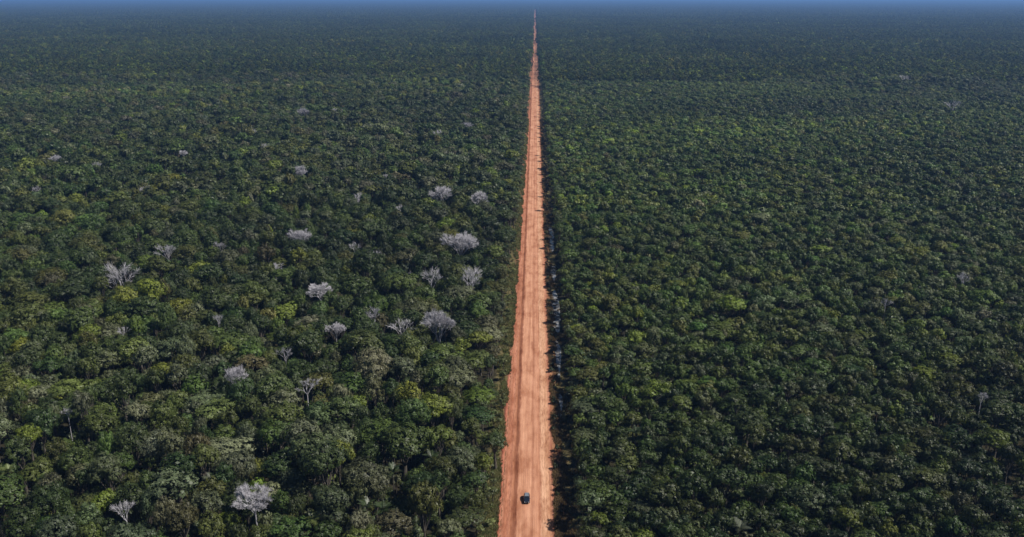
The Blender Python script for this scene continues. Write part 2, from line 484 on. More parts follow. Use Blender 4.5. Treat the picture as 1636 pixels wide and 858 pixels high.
# ------------------------------------------------------------------ leaf colours
PAL = {'dark green': (.018, .034, .012), 'deep green': (.026, .046, .015), 'olive green': (.039, .057, .017), 'mid green': (.033, .060, .017),
       'yellow-green': (.062, .096, .018), 'grey-green': (.039, .057, .034), 'pale grey-green': (.062, .082, .056), 'brownish': (.036, .044, .024)}
PN = list(PAL); PC = np.array([PAL[k] for k in PN]) * np.array([2.08, 1.66, 1.3])
W_LEFT = np.array([.22, .26, .22, .12, .036, .11, .022, .012])
W_RIGHT = np.array([.17, .23, .26, .21, .04, .08, .008, .004])
def field(x, y, seed, s):
    r = np.random.default_rng(seed); o = np.zeros_like(x)
    for k in range(5):
        a = r.uniform(0, 6.28); w = s * r.uniform(.6, 1.7)
        o = o + np.sin((x * math.cos(a) + y * math.sin(a)) / w + r.uniform(0, 6.28))
    return o / 2.2
def leaf_ids(n, r, x, y, side):
    W = np.repeat((W_LEFT if side < 0 else W_RIGHT)[None], n, 0)
    a = field(x, y, 21, 40); b = field(x, y, 22, 70)
    W = W * np.exp(np.outer(a, [.5, .2, -.2, 0, -.9, -.1, 0, 0]) + np.outer(b, [0, .3, .3, .5, .5, -.9, -.6, -.6]))
    cs = np.cumsum(W / W.sum(1, keepdims=True), 1)
    return (r.uniform(size=(n, 1)) > cs).sum(1).clip(0, len(PN) - 1)
def leaf_colors(n, r, x, y, side, ids=None):
    if ids is None: ids = leaf_ids(n, r, x, y, side)
    c = PC[ids] * r.lognormal(0, .16, (n, 1)) * r.lognormal(0, .06, (n, 3))
    return c

def leafy_tile(seed, size, spacing, hmean, per):
    r = np.random.default_rng(seed)
    g = np.arange(spacing / 2, size, spacing)
    px, py = np.meshgrid(g, g)
    px = np.clip(px.ravel() + r.uniform(-.5, .5, px.size) * spacing, 1.5, size - 1.5) - size / 2
    py = py.ravel() + r.uniform(-.5, .5, py.size) * spacing - size / 2
    n = len(px)
    rad = spacing * .55 * r.lognormal(0, .36, n); hgt = hmean + r.normal(0, 2.3, n) + rad * .3
    u = unit(r.normal(size=(n, per, 3))); u[..., 2] = np.abs(u[..., 2]) * 1.1 - .15; u = unit(u)
    ph = r.uniform(0, 6.28, (n, 3))
    a = np.arctan2(u[..., 1], u[..., 0])
    bump = 1 + .16 * np.sin(3 * a + ph[:, :1]) + .14 * np.sin(5 * u[..., 2] + 2 * a + ph[:, 1:2]) + r.normal(0, .05, a.shape)
    cen = np.stack([px[:, None] + u[..., 0] * rad[:, None] * bump, py[:, None] + u[..., 1] * rad[:, None] * bump, hgt[:, None] + (u[..., 2] * bump - 1) * rad[:, None] * 1.05], -1)
    nr = u + r.normal(0, .3, u.shape)
    L = np.repeat(rad[:, None] * .40, per, 1).ravel()
    v, f = leaves_np(cen.reshape(-1, 3), nr.reshape(-1, 3), L, .75, r)
    c = leaf_colors(n, r, np.zeros(n), np.zeros(n), -1)
    cc = (c[:, None] * r.uniform(.6, 1.4, (n, per, 1))).reshape(-1, 3) * .72
    return mesh_np('far_canopy', v, f, [M_FAR], {'leaf_color': ('FLOAT_VECTOR', np.repeat(cc, 4, 0))})
TILES = [leafy_tile(300 + k, 200, 9.3, 16.5, 72) for k in range(6)]
BIGTILES = [far_tile(320 + k, 600, 13, 17, 5, 2) for k in range(3)]

# ------------------------------------------------------------------ where the trees stand
def young_limit(x):
    return np.interp(x, [0, 60, 508, 811, 2000], [1850, 1830, 1300, 1400, 1600]) + 45 * np.sin(x / 23.0) + 40 * np.sin(x / 61.0 + 1)
NEAR, MID, TILE0 = 185.0, 560.0, 1500.0
def in_wedge(x, y, m=25):
    return (x > -.66 * y - m) & (x < .61 * y + m)

class Spread:
    def __init__(self, cell=7.0): self.c = cell; self.g = {}
    def ok(self, x, y, r, k):
        i, j = int(x // self.c), int(y // self.c); w = 2
        for a in range(i - w, i + w + 1):
            for b in range(j - w, j + w + 1):
                for (u, v, q) in self.g.get((a, b), ()):
                    d = k * (r + q)
                    if (u - x) ** 2 + (v - y) ** 2 < d * d: return False
        return True
    def add(self, x, y, r): self.g.setdefault((int(x // self.c), int(y // self.c)), []).append((x, y, r))

spread = Spread()
# bare grey trees: photo position of the crown's middle, width in photo pixels, kind (0 twiggy dome, 1 open branches, 2 sparse), wording
BARE = [(408, 792, 66, 0, 'big bare lilac-grey tree with its forked trunk showing, near the bottom edge'),
 (200, 806, 40, 2, 'small greyish half-bare tree near the bottom left corner'),
 (379, 596, 42, 0, 'pale bare treetop alone in the lower left forest'),
 (490, 612, 40, 1, 'open white bare tree with upright branches, above the two pale yellow trees'),
 (511, 461, 46, 0, 'smooth domed lilac-grey bare tree beside a dark gap'),
 (537, 523, 32, 0, 'small bright grey bare tree below the smooth domed one'),
 (598, 497, 40, 1, 'open bare tree with upright branches between two grey domes'),
 (702, 510, 62, 0, 'wide bare grey tree, nearest of the large ones to the road'),
 (642, 517, 44, 2, 'faint sparse bare tree touching the wide grey one'),
 (736, 384, 58, 0, 'brightest broad bare tree, mid-height left of the road'),
 (751, 436, 48, 1, 'bare tree just below the brightest broad one'),
 (690, 438, 46, 1, 'sparse grey bare tree left of the one below the brightest'),
 (655, 440, 36, 2, 'thin speckled bare tree at the end of a row of three'),
 (480, 376, 44, 0, 'slanting bare grey tree in the middle of the left forest'),
 (705, 306, 38, 0, 'tall lilac bare tree, left one of a far pair'),
 (764, 313, 32, 0, 'lilac bare tree, right one of a far pair near the road'),
 (188, 430, 52, 1, 'white bare tree with long slanting branches in the left forest'),
 (268, 396, 36, 1, 'low white bare branches right of the slanting white tree'),
 (480, 271, 27, 0, 'small far bare tree above the slanting grey one'),
 (486, 178, 26, 0, 'small far pale bare tree, left one of the highest pair'),
 (540, 176, 16, 0, 'tiny far pale bare tree, right one of the highest pair'),
 (745, 201, 28, 0, 'far rounded pale bare tree close left of the road'),
 (697, 213, 26, 2, 'far faint bare tree left of the rounded pale one'),
 (92, 253, 24, 0, 'far white bare tree near the left edge'),
 (293, 243, 16, 0, 'tiny far bare tree in the upper left forest'),
 (571, 313, 22, 2, 'faint thin bare tree in the middle distance'),
 (402, 208, 20, 2, 'far faint grey bare tree above the brownish one'),
 (420, 233, 26, 2, 'far brownish bare tree in the upper left forest'),
 (352, 390, 20, 2, 'little grey bare tree right of the low white branches'),
 (196, 526, 22, 2, 'little grey bare tree below the slanting white tree'),
 (566, 390, 24, 2, 'little grey bare tree right of the slanting grey one'),
 (1448, 131, 22, 2, 'far grey bare tree right of the road, left one of two'),
 (1524, 171, 28, 2, 'far lilac bare tree right of the road, right one of two'),
 (1568, 632, 26, 1, 'few white bare limbs in the lower right forest'),
 (1540, 440, 24, 1, 'thin white bare limbs in the right forest, higher ones'),
 (1415, 480, 20, 1, 'forked white bare limbs in the right forest, lower left ones'),
 (640, 330, 22, 2, 'small faint grey tree left of the tall lilac pair'),
 (232, 300, 24, 2, 'small faint grey tree in the upper left forest, below the tiny far one'),
 (155, 262, 20, 2, 'far faint grey tree right of the far white one'),
 (610, 205, 18, 2, 'far faint grey tree midway between the highest pair and the road'),
 (330, 160, 16, 2, 'very far faint grey tree in the upper left forest'),
 (455, 560, 30, 2, 'faint grey half-bare tree between the pale bare treetop and the grey domes'),
 (440, 425, 30, 2, 'faint grey half-bare tree left of the smooth domed one'),
 (350, 505, 26, 2, 'faint grey half-bare tree straight above the pale bare treetop'),
 (600, 405, 26, 2, 'faint grey half-bare tree midway between slanting and brightest bare trees'),
 (60, 300, 22, 2, 'faint grey half-bare tree by the left edge, below the far white one'),
 (620, 280, 18, 2, 'small faint grey tree up and left of the lilac pair'),
 (108, 655, 20, 1, 'lone pale bare stem standing in the lower left forest')]
# trees that stand out by colour: photo position, crown width in pixels, palette name, kind
SPECIAL = [(45, 690, 46, 'yellow-green', 'flat'), (165, 782, 48, 'yellow-green', 'broad'), (545, 632, 38, 'pale grey-green', 'broad'), (567, 628, 36, 'yellow-green', 'round'),
 (690, 648, 62, 'yellow-green', 'broad'), (545, 728, 50, 'yellow-green', 'loose'), (410, 755, 46, 'yellow-green', 'broad'), (362, 805, 40, 'yellow-green', 'round'),
 (640, 462, 70, 'mid green', 'flat'), (110, 608, 74, 'olive green', 'flat'), (290, 815, 60, 'brownish', 'broad'), (320, 545, 50, 'olive green', 'broad'),
 (455, 490, 40, 'yellow-green', 'round'), (715, 355, 42, 'yellow-green', 'broad'), (555, 433, 24, 'yellow-green', 'round'), (215, 560, 56, 'olive green', 'broad'),
 (530, 790, 74, 'grey-green', 'broad'), (120, 720, 60, 'mid green', 'broad'), (440, 690, 70, 'mid green', 'broad'), (800, 672, 40, 'deep green', 'round'),
 (1165, 493, 46, 'yellow-green', 'broad'), (1352, 832, 42, 'yellow-green', 'round'), (1030, 842, 40, 'yellow-green', 'small'), (1500, 745, 34, 'yellow-green', 'small'),
 (1375, 677, 42, 'olive green', 'round'), (1480, 690, 46, 'olive green', 'round'), (1510, 825, 34, 'yellow-green', 'small'), (1045, 630, 50, 'yellow-green', 'loose'),
 (1470, 405, 30, 'yellow-green', 'round'), (1215, 350, 36, 'pale grey-green', 'round'), (1420, 840, 30, 'yellow-green', 'small'), (1250, 600, 44, 'mid green', 'round'),
 (1110, 560, 40, 'olive green', 'round'), (1490, 222, 14, 'pale grey-green', 'round'), (1090, 470, 26, 'yellow-green', 'small')]
PALMS = [(502, 828, 7.5, 'bright-leaved palm in a gap at the bottom edge, left of centre'), (245, 772, 8.5, 'pale palm crown beside the yellow-green tree at lower left'),
 (585, 806, 9.5, 'grey-green palm, left one of a pair below the dark gap'), (612, 812, 9.0, 'grey-green palm, right one of a pair below the dark gap'),
 (628, 752, 10.0, 'tall arching palm over the dark gap left of the road'), (12, 752, 9.0, 'pale palm at the left edge of the picture'),
 (690, 730, 8.0, 'small palm standing between dark crowns left of the road'), (338, 764, 8.0, 'small palm above the big bare tree'),
 (1182, 842, 7.0, 'small grey palm in the bottom right forest'), (1015, 690, 7.0, 'dark green palm in the forest right of the road')]

trees = []      # x, y, r, kind, palette id or -1, fixed
bare_spots = []
for (px, py, w, k, lab) in BARE:
    right = px > 860
    h = (11.0 if py < 200 else 12.5) if right else (19.0 if k != 2 else 18)
    x, y = ground_at(px, py + w * .1, h)
    dep = project([x, y, h])[0][2]
    r = w / FPX * dep / 2
    bare_spots.append((x, y, max(r, 1.2), k, lab, h)); spread.add(x, y, r * .95)
    # keep the view of its limbs open: a clearing in front of it
    if dep < 600 and k < 2: spread.add(x, y - r * 1.25, r * (.75 if w > 60 else .45))
for (px, py, w, pal, kind) in SPECIAL:
    right = px > 860
    h = 9.0 if right else 16.5
    x, y = ground_at(px, py + w * .12, h)
    if px == 800: x = -10.6
    dep = project([x, y, h])[0][2]; r = w / FPX * dep / 2
    if spread.ok(x, y, r, .45):
        trees.append((x, y, r, kind, PN.index(pal), 1)); spread.add(x, y, r * .92)
EDGE_TALL = [(16.2, 606, 15.5), (16.0, 652, 13.5), (16.5, 706, 12.5), (16.4, 833, 16), (16.5, 508, 13), (17, 1120, 18), (16.8, 455, 11.5), (16.6, 345, 11), (17, 980, 15), (17, 1340, 19)]
for x, y, h in EDGE_TALL:
    trees.append((x, y, 2.3, 'round', 1, h)); spread.add(x, y, 1.9)
palm_spots = []
for (px, py, h, lab) in PALMS:
    h += 5.0 if px < 860 else 1.5
    x, y = ground_at(px, py, h + .5)
    palm_spots.append((x, y, h, lab)); spread.add(x, y, 3.0); spread.add(x, y - 3.2, 1.6)

def old_growth(x, y):
    return (x < 0) or (y > young_limit(x))
cand = []
def candidates(n, ymax):
    y = np.sqrt(rng.uniform(NEAR ** 2, ymax ** 2, n)); x = rng.uniform(-.66, .61, n) * y + rng.uniform(-25, 25, n)
    return x, y
GAPS = [ground_at(*g, 14.0) for g in ((600, 662), (480, 700), (655, 790), (30, 770), (235, 750), (1255, 590), (330, 575), (690, 800))]
gr = np.random.default_rng(91)
GAPS = [(g[0], g[1], 6.0, 4.8) for g in GAPS]
for k in range(150):
    gy_ = float(np.sqrt(gr.uniform(200 ** 2, 800 ** 2))); gx_ = float(gr.uniform(-.64, .6) * gy_)
    if abs(gx_) > 22: GAPS.append((gx_, gy_, float(gr.uniform(2.5, 6.5)) * (1 if gx_ < 0 else .75), float(gr.uniform(2.5, 5.0)) * (1 if gx_ < 0 else .75)))
GA = np.array(GAPS)
LIM = 1540.0
for cls, n, lo, hi, ylo, yhi in ((-1, 420, 7.4, 9.2, 5.2, 6.2), (0, 30000, 5.2, 7.6, 3.7, 5.2), (1, 130000, 3.5, 5.2, 2.7, 3.7), (2, 260000, 2.3, 3.5, 1.8, 2.7)):
    x, y = candidates(n, LIM)
    u = rng.uniform(size=n); keepf = rng.uniform(size=n)
    for i in range(n):
        X, Y = float(x[i]), float(y[i])
        if -8.0 < X < 15.0: continue
        old = old_growth(X, Y)
        if cls == -1 and not old and keepf[i] > .5: continue
        if cls == 0 and keepf[i] > (.34 if old else .34): continue
        if cls == 2 and keepf[i] > (.50 if old else .85): continue
        r = lo + (hi - lo) * u[i] if old else ylo + (yhi - ylo) * u[i]
        if X < 0 and X + r * .9 > np.interp(Y, [200, 285, 300, 440, 480, 700, 1500], [-11.0, -10.6, -11.6, -11.0, -9.2, -7.2, -5.8]): continue
        if X > 0 and X - r * .8 < (13.6 if Y < 650 else 12.6): continue
        if Y < 810 and ((((X - GA[:, 0]) / (GA[:, 2] + r * .35)) ** 2 + ((Y - GA[:, 1]) / (GA[:, 3] + r * .35)) ** 2) < 1).any(): continue
        if not spread.ok(X, Y, r, .66 if old else .70): continue
        spread.add(X, Y, r)
        if old: kind = random.choices(('broad', 'round', 'flat', 'loose'), (.42, .36, .08, .14) if cls <= 0 else (.30, .48, .04, .18))[0]
        else: kind = random.choices(('small', 'round', 'tuft', 'loose'), (.74, .04, .20, .02) if cls > 0 else (.50, .35, .07, .08))[0]
        trees.append((X, Y, r, kind, -1, 0))
print('trees placed', len(trees))
TX = np.array([t[0] for t in trees]); TY = np.array([t[1] for t in trees]); TR = np.array([t[2] for t in trees])
TP = np.array([t[4] for t in trees]); TK = [t[3] for t in trees]
OLD = (TX < 0) | (TY > young_limit(TX))
ids = np.where(TX < 0, leaf_ids(len(trees), rng, TX, TY, -1), leaf_ids(len(trees), rng, TX, TY, 1))
ids = np.where(TP >= 0, TP, ids)
TC = leaf_colors(len(trees), rng, TX, TY, 0, ids)
TC = TC * np.exp(.20 * field(TX, TY, 77, 60) + .14 * field(TX, TY, 78, 150))[:, None]
# edge trees towards the road are lower on both sides
edge = np.clip((np.abs(TX) - 12) / 22, 0, 1)
TH = np.where(OLD, rng.normal(16.6, 2.5, len(trees)) + (TR - 3.6) * .9, rng.normal(9.4, 1.6, len(trees)) + (TR - 2.7) * 1.2)
TH = np.where(OLD, TH * (.66 + .34 * edge), TH * (.80 + .2 * edge)).clip(5, 26)
TF = np.array([t[5] for t in trees]); TH = np.where(TF > 2, TF, TH)
beyond = np.clip((TY - young_limit(TX)) / 130, 0, 1)
TH = np.where((TX > 0) & OLD, 10.5 + (TH - 10.5) * beyond, TH)
young_right = (TX > 0) & ~OLD  # young stand right of the road: leaf tone varies with its species
TC = TC * np.where(young_right, np.interp(TY, [200, 280, 420, 1000, 1400], [.80, .88, 1.15, 1.25, 1.1]) * np.interp(TX / TY, [0, .25, .5, .62], [1, 1.06, .9, .82]), 1)[:, None]
TC = TC * np.where(young_right[:, None], np.array([1.0, 1.05, .92]), 1.0)
patch = (TX > 250) & (TY > young_limit(TX) - 190) & ~OLD & (TX < 620)
TC = np.where((patch & (rng.uniform(size=len(trees)) < .8))[:, None], TC * .45 + np.array([.075, .10, .022]) * .75, TC)
TROT = rng.uniform(0, 6.28, len(trees))
PT = project(np.stack([TX, TY, TH - TR * .5], 1))

# ------------------------------------------------------------------ the 300 trees that show largest, each its own object
infr = (PT[:, 0] > 4) & (PT[:, 0] < 1632) & (PT[:, 1] > 0) & (PT[:, 1] < 852)
order = np.argsort(-(TR / PT[:, 2]) * infr - (TP >= 0) * infr * .002)
N_TREES = 300
single = [int(i) for i in order[:N_TREES]]
is_single = np.zeros(len(trees), bool); is_single[single] = True

FORM = {'broad': 'broad domed', 'round': 'rounded', 'flat': 'flat-topped', 'loose': 'loose open', 'small': 'small bushy', 'tuft': 'feathery'}
ORD = ('first second third fourth fifth sixth seventh eighth ninth tenth eleventh twelfth thirteenth fourteenth fifteenth sixteenth seventeenth eighteenth '
       'nineteenth twentieth').split()
def ordinal(n):
    if n < 20: return ORD[n]
    t, u = divmod(n + 1, 10)
    tens = {2: 'twenty', 3: 'thirty', 4: 'forty', 5: 'fifty', 6: 'sixty', 7: 'seventy'}[t]
    return f'{tens}-{ORD[u - 1]}' if u else tens[:-1] + 'ieth'
LAND = {0: 'big bare tree at the bottom', 1: 'half-bare tree at bottom left', 2: 'pale bare treetop at lower left', 3: 'open white bare tree', 4: 'smooth domed bare tree',
        5: 'small bright bare tree', 6: 'bare tree between two grey domes', 7: 'wide bare tree near the road', 16: 'slanting white bare tree', 9: 'brightest broad bare tree',
        33: 'white limbs at lower right', 34: 'higher white limbs at right', 47: 'lone pale bare stem', 13: 'slanting grey bare tree'}
LANDP = [(BARE[k][0], BARE[k][1], v) for k, v in LAND.items()] + [(841, 797, 'car on the road'), (502, 828, 'bright-leaved palm'), (245, 772, 'pale palm at lower left'), (12, 752, 'palm at the left edge')]
ROWS = [(826 - 28 * k, ('bottom', *ORD[1:])[k]) for k in range(14)] + [(-9999, 'fifteenth')]
LABELS = {}
by_row = {}
for i in single:
    row = next(n for y0, n in ROWS if PT[i, 1] >= y0)
    by_row.setdefault((row, TX[i] < 0), []).append(i)
for (row, lft_), L in by_row.items():
    L.sort(key=lambda i: abs(PT[i, 0] - 853))
    for n_, i in enumerate(L):
        k = TK[i]
        size = 'large' if TR[i] > 4.6 else ('small' if TR[i] < 2.4 and k != 'small' else '')
        look = ' '.join(f'{size} {PN[ids[i]]} {FORM[k]} tree'.split())
        near = [(math.hypot(PT[i, 0] - a, PT[i, 1] - b), a, b, w) for a, b, w in LANDP]
        d, a, b, w = min(near)
        lab = None
        if d < 75 and w != 'car on the road':
            v = 'above' if PT[i, 1] < b - 14 else ('below' if PT[i, 1] > b + 14 else '')
            h = 'left' if PT[i, 0] < a - 14 else ('right' if PT[i, 0] > a + 14 else '')
            rel = {'above': {'left': 'above and left of', 'right': 'above and right of', '': 'straight above'}, 'below': {'left': 'below and left of', 'right': 'below and right of', '': 'straight below'},
                   '': {'left': 'just left of', 'right': 'just right of', '': 'touching'}}[v][h]
            lab = f'{look}, {rel} the {w}'
        if lab is None or lab in LABELS.values() or len(lab.split()) > 16:
            side = 'left' if lft_ else 'right'
            at = f'{ordinal(n_)} {side} of the road' if n_ < len(L) / 2 else f'{ordinal(len(L) - 1 - n_)} from the {side} edge'
            lab = f'{look}, {at}, ' + ('bottom row of crowns' if row == 'bottom' else f'{row} row up')
        LABELS[i] = lab
for i in single:
    k = TK[i]; p = PROTO[k][i % len(PROTO[k])]
    e = bpy.data.objects.new('forest_tree', None); col.objects.link(e)
    e.empty_display_size = .5
    e.location = (TX[i], TY[i], 0); e.rotation_euler = (0, 0, TROT[i])
    s = TR[i] / p['R']; e.scale = (s, s, TH[i] / p['H'])
    tag(e, LABELS[i], 'tree', 'forest trees left of the road' if TX[i] < 0 else 'forest trees right of the road')
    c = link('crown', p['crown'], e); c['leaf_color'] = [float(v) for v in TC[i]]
    link('trunk', p['trunk'], e)

# ------------------------------------------------------------------ all other canopy: one mass
def scatter_group(name, coll):
    ng = bpy.data.node_groups.new(name, 'GeometryNodeTree')
    ng.interface.new_socket('Geometry', in_out='INPUT', socket_type='NodeSocketGeometry')
    ng.interface.new_socket('Geometry', in_out='OUTPUT', socket_type='NodeSocketGeometry')
    N, Lk = ng.nodes, ng.links
    gi = N.new('NodeGroupInput'); go = N.new('NodeGroupOutput')
    ci = N.new('GeometryNodeCollectionInfo')
    ci.inputs['Collection'].default_value = coll
    ci.inputs['Separate Children'].default_value = True
    ci.inputs['Reset Children'].default_value = True
    ip = N.new('GeometryNodeInstanceOnPoints')
    ip.inputs['Pick Instance'].default_value = True
    def attr(nm, typ):
        a = N.new('GeometryNodeInputNamedAttribute'); a.data_type = typ
        a.inputs['Name'].default_value = nm
        return a.outputs['Attribute']
    Lk.new(gi.outputs[0], ip.inputs['Points'])
    Lk.new(ci.outputs[0], ip.inputs['Instance'])
    Lk.new(attr('which', 'INT'), ip.inputs['Instance Index'])
    Lk.new(attr('turn', 'FLOAT_VECTOR'), ip.inputs['Rotation'])
    Lk.new(attr('size', 'FLOAT_VECTOR'), ip.inputs['Scale'])
    Lk.new(ip.outputs[0], go.inputs[0])
    return ng

def scatter(name, meshes, P, which, rot, size, color, label, cat):
    coll = bpy.data.collections.new(name + '_kinds')
    for k, me in enumerate(meshes):
        coll.objects.link(bpy.data.objects.new(f'{name}_kind_{k:03d}', me))
    me = bpy.data.meshes.new(name)
    P = np.asarray(P, np.float32)
    me.vertices.add(len(P)); me.vertices.foreach_set('co', P.ravel())
    def put(nm, typ, arr, key, dt=np.float32):
        a = me.attributes.new(nm, typ, 'POINT'); a.data.foreach_set(key, np.asarray(arr, dt).ravel())
    put('which', 'INT', which, 'value', np.int32)
    z = np.zeros(len(P))
    put('turn', 'FLOAT_VECTOR', np.stack([z, z, rot], 1), 'vector')
    put('size', 'FLOAT_VECTOR', size, 'vector')
    put('leaf_color', 'FLOAT_VECTOR', color, 'vector')
    o = link(name, me)
    md = o.modifiers.new('scatter', 'NODES'); md.node_group = scatter_group(name + '_scatter', coll)
    tag(o, label, cat, kind='stuff')
    return o

meshes, first = [], {}
for lib, nm in ((PROTO, 'near'), (LOD, 'mid')):
    for k in lib:
        first[(nm, k)] = len(meshes)
        meshes += [joined(p, 'canopy') for p in lib[k]]
tile0 = len(meshes); meshes += TILES
big0 = len(meshes); meshes += BIGTILES
P, WH, RO, SZ, CO = [], [], [], [], []
for i in np.nonzero(~is_single)[0]:
    k = TK[i]; nm, lib = ('near', PROTO) if TY[i] < MID else ('mid', LOD)
    j = int(i) % len(lib[k]); p = lib[k][j]
    s = TR[i] / p['R']
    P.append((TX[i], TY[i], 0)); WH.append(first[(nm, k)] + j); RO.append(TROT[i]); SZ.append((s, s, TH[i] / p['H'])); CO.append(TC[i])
def tiles(y0, y1, size, base, nb):
    y = y0 + size / 2
    while y < y1:
        for side in (-1, 1):
            x = (-11.5 - size / 2) if side < 0 else (13.0 + size / 2)
            while in_wedge(np.array(x), np.array(y + size / 2), size * .6):
                P.append((x, y, 0)); WH.append(base + random.randrange(nb)); RO.append(random.randrange(4) * math.pi / 2)
                zs = 1.0
                SZ.append((1, 1, zs)); CO.append((1, 1, 1))
                x += side * size
        if y > ROAD_END:
            P.append((0, y, 0)); WH.append(base + random.randrange(nb)); RO.append(0); SZ.append((1, 1, 1)); CO.append((1, 1, 1))
        y += size
tiles(TILE0, 6500, 200, tile0, len(TILES))
tiles(6500, 27500, 600, big0, len(BIGTILES))
scatter('forest', meshes, P, WH, RO, SZ, CO, 'endless dense green rainforest canopy stretching to the hazy horizon', 'forest')

# low growth under and between the trees
P, WH, RO, SZ, CO = [], [], [], [], []
um = [LOD['small'][0], LOD['small'][1], LOD['tuft'][0], LOD['round'][0]]
n = 19000
y = np.sqrt(rng.uniform(NEAR ** 2, 640 ** 2, n)); x = rng.uniform(-.66, .61, n) * y
ok = (x < -10.2) | (x > 14.6)
x, y = x[ok], y[ok]; n = len(x)
w = rng.integers(0, 3, n); h = np.where(x < 0, rng.uniform(3, 8.5, n), rng.uniform(2, 5, n))
r = rng.uniform(1.3, 2.4, n)
nearroad = (np.abs(x) < 18)
h = np.where(nearroad, rng.uniform(1.2, 4.5, n), h); r = np.where(nearroad, r * .7, r)
for i in range(n):
    p = um[w[i]]; s = r[i] / p['R']
    P.append((x[i], y[i], 0)); WH.append(w[i]); RO.append(rng.uniform(0, 6.28)); SZ.append((s, s, h[i] / p['H']))
CO = leaf_colors(n, rng, x, y, -1)
CO = np.where(((x < 0) & (x > -17) & (y < 480))[:, None], np.array([.11, .125, .042]) * rng.lognormal(0, .25, (n, 1)), CO)
scatter('undergrowth', [joined(p, 'undergrowth') for p in um], P, WH, RO, SZ, CO, 'low leafy undergrowth filling gaps below the forest trees', 'undergrowth')

# grass and weeds on both verges
def grass_mesh(seed):
    r = np.random.default_rng(seed); n = 42
    c = np.zeros((n, 3)); a = r.uniform(0, 6.28, n); d = r.uniform(0, .55, n)
    c[:, 0] = np.cos(a) * d; c[:, 1] = np.sin(a) * d
    t = unit(np.stack([np.cos(a) * r.uniform(.1, .8, n), np.sin(a) * r.uniform(.1, .8, n), np.ones(n)], 1))
    b = unit(np.cross(t, r.normal(size=(n, 3)))); L = r.uniform(.35, .9, n)[:, None]; W = .075
    v = np.stack([c - b * W, c + b * W, c + t * L + b * .02, c + t * L - b * .02], 1).reshape(-1, 3)
    return mesh_np('grass', v, np.arange(4 * n).reshape(-1, 4), [M_GRASS], {'shade': ('FLOAT', np.repeat(r.uniform(.7, 1.3, n), 4))})
n = 26000
y = 195 + 905 * rng.uniform(size=n) ** 1.5
lft = rng.uniform(size=n) < .58
x = np.where(lft, np.interp(y, [215, 300, 386, 700, 950], [-8.9, -8.5, -7.6, -6.5, -5.8]) - rng.gamma(2.0, 1.1, n), 8.2 + rng.gamma(1.7, .9, n))
okm = (wav(y, 61, [(6, .8), (17, .8)]) + .8 * np.sin(x * 1.7 + y / 5) + rng.normal(0, .4, n) > -.15) & (np.abs(x) < 14)
x, y, lft = x[okm], y[okm], lft[okm]; n = len(x)
gc = np.where(rng.uniform(size=(n, 1)) < .5, np.array([[.12, .14, .045]]), np.array([[.23, .20, .09]])) * rng.lognormal(0, .2, (n, 1))
gc = np.where((~lft)[:, None], np.array([[.16, .11, .055]]) * rng.lognormal(0, .25, (n, 1)), gc)
s = rng.uniform(.6, 1.5, n)
scatter('grass', [grass_mesh(k) for k in range(4)], np.stack([x, y, ditch_z(x)], 1), rng.integers(0, 4, n), rng.uniform(0, 6.28, n), np.stack([s, s, s], 1), gc,
        'rough grass and weeds along both edges of the dirt road', 'grass')

# ------------------------------------------------------------------ bare trees
def bare_proto(seed, kind):
    r = random.Random(seed)
    Rc, H = 4.0, 17.0
    tw, tk = MB(), MB()
    base = H - (6.8 if kind == 0 else 6.8)
    fork = Vector((r.uniform(-.4, .4), r.uniform(-.4, .4), base))
    tk.tube([(0, 0, -.3), (fork.x * .4, fork.y * .4, base * .5), fork], [.36, .28, .22], 7)
    def grow(p, d, L, rad, lev):
        q = p + d * L
        bend = p.lerp(q, .5) + Vector((r.uniform(-1, 1), r.uniform(-1, 1), r.uniform(-.3, .6))) * L * .08
        tw.tube([p, bend, q], [rad, rad * .85, rad * .62], 4 if lev < 2 else 3)
        if lev == (4 if kind == 0 else 3):
            for _ in range({0: 10, 1: 10, 2: 7}[kind]):
                dd = (d + Vector((r.gauss(0, .55), r.gauss(0, .55), r.gauss(.15, .4)))).normalized()
                l2 = L * r.uniform(.6, 1.1)
                s0 = p.lerp(q, r.uniform(.2, 1))
                tw.tube([s0, s0 + dd * l2], [max(rad * .55, .03), .02], 3)
            return
        nb = {0: 3, 1: 2, 2: 2}[kind] + (1 if lev == 0 else 0)
        for k in range(nb):
            out = Vector((q.x - fork.x, q.y - fork.y, 0)) * .05
            dd = (d + out + Vector((r.gauss(0, .42), r.gauss(0, .42), r.gauss(.14, .22)))).normalized()
            if dd.z < .05: dd.z = .1; dd.normalize()
            grow(q if k else p.lerp(q, .8), dd, L * r.uniform(.68, .88), rad * .62, lev + 1)
    nl = 5 if kind == 0 else 4
    for k in range(nl):
        a = 2 * math.pi * k / nl + r.uniform(-.4, .4)
        sp = r.uniform(.30, .68) if k else .1
        d = Vector((math.cos(a) * sp, math.sin(a) * sp, 1)).normalized()
        grow(fork, d, r.uniform(1.9, 2.6) * (1 if kind == 0 else 1.25), .15, 0)
    # measured reach of the crown
    V = np.array(tw.v); reach = np.percentile(np.hypot(V[:, 0], V[:, 1]), 96)
    return dict(base=base, top=float(np.percentile(V[:, 2], 97)), twigs=tw.mesh('twigs', M_DEAD), trunk=tk.mesh('trunk', M_DEAD, True), R=float(reach), H=float(np.percentile(V[:, 2], 97)))
BP = {k: [bare_proto(700 + 10 * k + j, k) for j in range({0: 4, 1: 3, 2: 3}[k])] for k in (0, 1, 2)}
